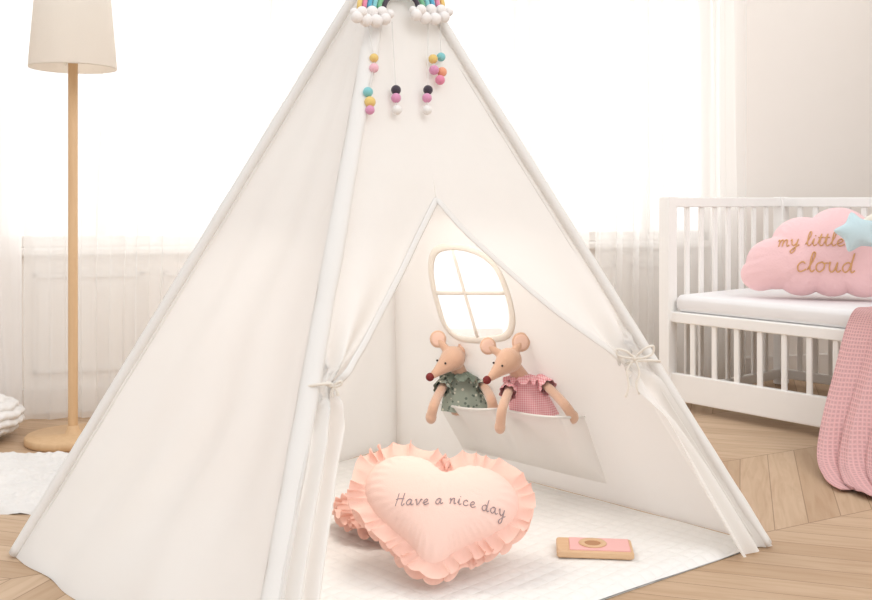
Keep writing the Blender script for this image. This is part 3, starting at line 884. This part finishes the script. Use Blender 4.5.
# ------------------------------------------------------------ crib
C0 = ground(668, 408)
CM = Matrix.Translation((C0.x, C0.y, 0)) @ Matrix.Rotation(radians(-50), 4, 'Z')   # x along long side, y toward rear side
LEN, WID = 1.32, .90
crib = empty('crib', CM @ Vector((LEN / 2, WID / 2, 0)), 'white wooden crib with slatted sides and open front', 'crib')
for (x, y) in ((0, 0), (0, WID), (LEN, 0), (LEN, WID)):
    mk('post', *box(x - .026, x + .026, y - .032, y + .032, 0, .915, .004), M_crib, crib, M=CM, smooth=False)
def slat_panel(name, x0, y0, x1, y1, n, lo=.03):
    g = Geo(); dx, dy = x1 - x0, y1 - y0; L_ = sqrt(dx * dx + dy * dy); ux, uy = dx / L_, dy / L_
    T = Matrix(((ux, -uy, 0, x0), (uy, ux, 0, y0), (0, 0, 1, 0), (0, 0, 0, 1)))
    for z0, z1, th in ((.868, .912, .018), (lo, lo + .045, .014)):
        g.add(box(0, L_, -th, th, z0, z1, .004))
    for k in range(n):
        c = L_ * (k + 1) / (n + 1)
        g.add(box(c - .014, c + .014, -.007, .007, lo + .045, .868, .003))
    return mk(name, g.v, g.f, M_crib, crib, M=CM @ T, smooth=False)
slat_panel('end_panel', 0, .03, 0, WID - .03, 7)
slat_panel('end_panel', LEN, .03, LEN, WID - .03, 7)
slat_panel('rear_panel', .022, WID, LEN - .022, WID, 15)
mk('front_rail', *box(.022, LEN - .022, -.014, .014, .375, .42, .004), M_crib, crib, M=CM, smooth=False)
mk('front_board', *box(.022, LEN - .022, -.012, .012, .04, .158, .004), M_crib, crib, M=CM, smooth=False)
g = Geo()
for k in range(11):
    c = .022 + (LEN - .044) * (k + 1) / 12
    g.add(box(c - .012, c + .012, -.006, .006, .155, .378, .003))
mk('front_slats', g.v, g.f, M_crib, crib, M=CM, smooth=False)
mk('mattress_base', *box(.022, LEN - .022, .0145, WID - .016, .40, .42, .003), M_crib, crib, M=CM, smooth=False)
mo = mk('mattress', *box(.03, LEN - .03, .0, WID - .02, .421, .492, .018), M_matt, M=CM)
b = mo.modifiers.new('soft', 'BEVEL'); b.width = .006; b.segments = 2
meta(mo, 'thin white mattress with soft cover on the crib base', 'mattress')

circ = [(-.20, -.03, .115), (-.09, .06, .125), (.05, .10, .13), (.17, .03, .125), (.24, -.05, .10), (-.26, -.08, .075), (-.1, -.07, .10), (.02, -.07, .10), (.14, -.07, .10)]
def Rc(a):
    dx, dy = cos(a), sin(a); best = .05
    for x, y, r in circ:
        b_ = dx * x + dy * y; disc = b_ * b_ - (x * x + y * y - r * r)
        if disc > 0: best = max(best, b_ + sqrt(disc))
    return best
cl = Pillow(Rc, .12, mixr=.4)
tl = radians(18)
Rt = Matrix(((1, 0, 0, 0), (0, sin(tl), -cos(tl), 0), (0, cos(tl), sin(tl), 0), (0, 0, 0, 1)))
ccen = Vector((1.60, 4.10, .662))
ClM = Matrix.Translation(ccen) @ Matrix.Rotation(radians(-20), 4, 'Z') @ Rt @ Matrix.Scale(.94, 4, Vector((0, 1, 0)))
cp = empty('cloud_cushion', Vector((ccen.x, ccen.y, .5)), 'pink plush cloud cushion with gold lettering on crib mattress', 'cushion')
v, f = cl.mesh(260, 30, .008)
mk('cushion_body', v, f, M_cloudp, cp, M=ClM)
def fm_(x, y):
    r = min(1, sqrt(x * x + y * y) / cl.R(atan2(y, x)))
    return ClM @ Vector((x, y, cl.h(x, y) + .008 * nz((x, y, 1), 14) * (1 - r) + .0022))
g = script_text('my little', -.060, .020, .032, fm_, .0025, gap=.12, wordgap=.6)
g2 = script_text('cloud', -.005, -.09, .040, fm_, .0030, gap=.15)
g.add((g2.v, g2.f))
mk('embroidered_text', g.v, g.f, M_gold, cp, label='gold cursive lettering reading my little cloud')
star = []
for k in range(10):
    a = pi / 2 + pi * k / 5; r = .084 if k % 2 == 0 else .056
    star.append((r * cos(a), r * sin(a), 0))
spoly = [(p.x, p.y) for p in catmull(star, 6, closed=True)]
sp_ = Pillow(radial(spoly), .042, 70)
SM = Matrix.Translation((1.628, 3.865, .775)) @ Matrix.Rotation(radians(-20), 4, 'Z') @ Rt @ Matrix.Rotation(radians(14), 4, 'Z')
stc = empty('star_cushion', Vector((1.628, 3.87, .70)), 'light blue plush shooting star with cream tail on cloud cushion', 'stuffed toy')
mk('star', *sp_.mesh(120, 14, .002), M_blue, stc, M=SM)
g = Geo()
for dy, l in ((.03, .13), (.0, .15), (-.03, .12)):
    g.add(tube(catmull([(.03, dy, 0), (.03 + l * .5, dy + .02, .004), (.03 + l, dy + .035, 0)], 6), [.012 + .005 * sin(pi * k / 12) for k in range(13)], 10))
mk('star_tail', g.v, g.f, M_cream, stc, M=SM)

# blanket
rows = [
    ((.86, .20, .502), (1.28, .20, .502)),
    ((.86, .06, .504), (1.28, .05, .504)),
    ((.855, -.03, .502), (1.28, -.03, .502)),
    ((.84, -.06, .44), (1.29, -.06, .44)),
    ((.85, -.14, .31), (1.31, -.14, .31)),
    ((.88, -.26, .17), (1.36, -.25, .17)),
    ((.93, -.39, .05), (1.44, -.38, .05)),
    ((1.02, -.51, .012), (1.52, -.48, .012)),
    ((1.12, -.62, .012), (1.58, -.56, .012))]
Lc = catmull([r[0] for r in rows], 8); Rc_ = catmull([r[1] for r in rows], 8); nn_ = len(Lc) - 1
def bl(u, w):
    i = min(nn_, int(round(w * nn_))); p = Lc[i].lerp(Rc_[i], u)
    k = max(0, min(1, (w - .26) * 2.5))
    q = u + .10 * noise.noise(Vector((u * 3, w * 2, 1))) * k
    s1 = abs(sin(q * 4.2 * pi + w * 4.0 - 1.2)) ** .8; s2 = sin(q * 9.3 * 2 * pi + w * 8) * .5 + .5
    p = p + Vector((0, -.042 * k * s1 - .007 * k * s2, .014 * k * s1 * max(0, w - .6) * 2))
    if w > .9: p.y += .03 * (w - .9) * 10 * sin(u * 12 + .5)
    p.z = max(.008, p.z + .004 * nz(p, 8) * k)
    return p
v, f, uv = grid(bl, 150, nn_)
bo = mk('blanket', v, f, M_blanket, M=CM, uvs=uv)
sd = bo.modifiers.new('thick', 'SOLIDIFY'); sd.thickness = .004; sd.offset = 1
meta(bo, 'pink waffle-knit blanket draped over the crib front onto floor', 'blanket')

# ------------------------------------------------------------ light, world, camera
w = bpy.data.worlds.new('World'); scene.world = w; w.use_nodes = True
bg = w.node_tree.nodes['Background']; bg.inputs[0].default_value = (.998, .998, 1.0, 1); bg.inputs[1].default_value = 1.03
sl = bpy.data.lights.new('soft_sun', 'SUN'); sl.energy = .85; sl.angle = radians(40); sl.color = (1, .99, .98)
so = bpy.data.objects.new('soft_sun', sl); so.rotation_euler = (radians(48), 0, radians(38)); scene.collection.objects.link(so)
for (a, b, zs) in wins:
    al = bpy.data.lights.new('window_daylight', 'AREA'); al.shape = 'RECTANGLE'; al.size = b - a + .1; al.size_y = HEAD - zs + .3
    al.energy = 1.75 * pi * al.size * al.size_y
    ao = bpy.data.objects.new('window_daylight', al)
    ao.matrix_world = WM @ Matrix.Translation(((a + b) / 2, .35, (zs + HEAD) / 2)) @ Matrix.Rotation(radians(-90), 4, 'X')
    scene.collection.objects.link(ao)
# unseen fill light added inside the tent, shining down to brighten its interior
pl = bpy.data.lights.new('tent_fill', 'AREA'); pl.shape = 'DISK'; pl.size = .34; pl.energy = 2.6; pl.color = (1, .94, .87); pl.spread = radians(160)
po = bpy.data.objects.new('tent_fill', pl); po.location = (base_c.x + .04, base_c.y + .06, .90); scene.collection.objects.link(po)

cd = bpy.data.cameras.new('camera'); cd.sensor_width = 36; cd.lens = F_PX / 872 * 36
cd.shift_y = -(300 - HY) / 872
co = bpy.data.objects.new('camera', cd); co.location = CAM; co.rotation_euler = (radians(90), 0, 0)
scene.collection.objects.link(co); scene.camera = co
scene.view_settings.view_transform = 'Standard'
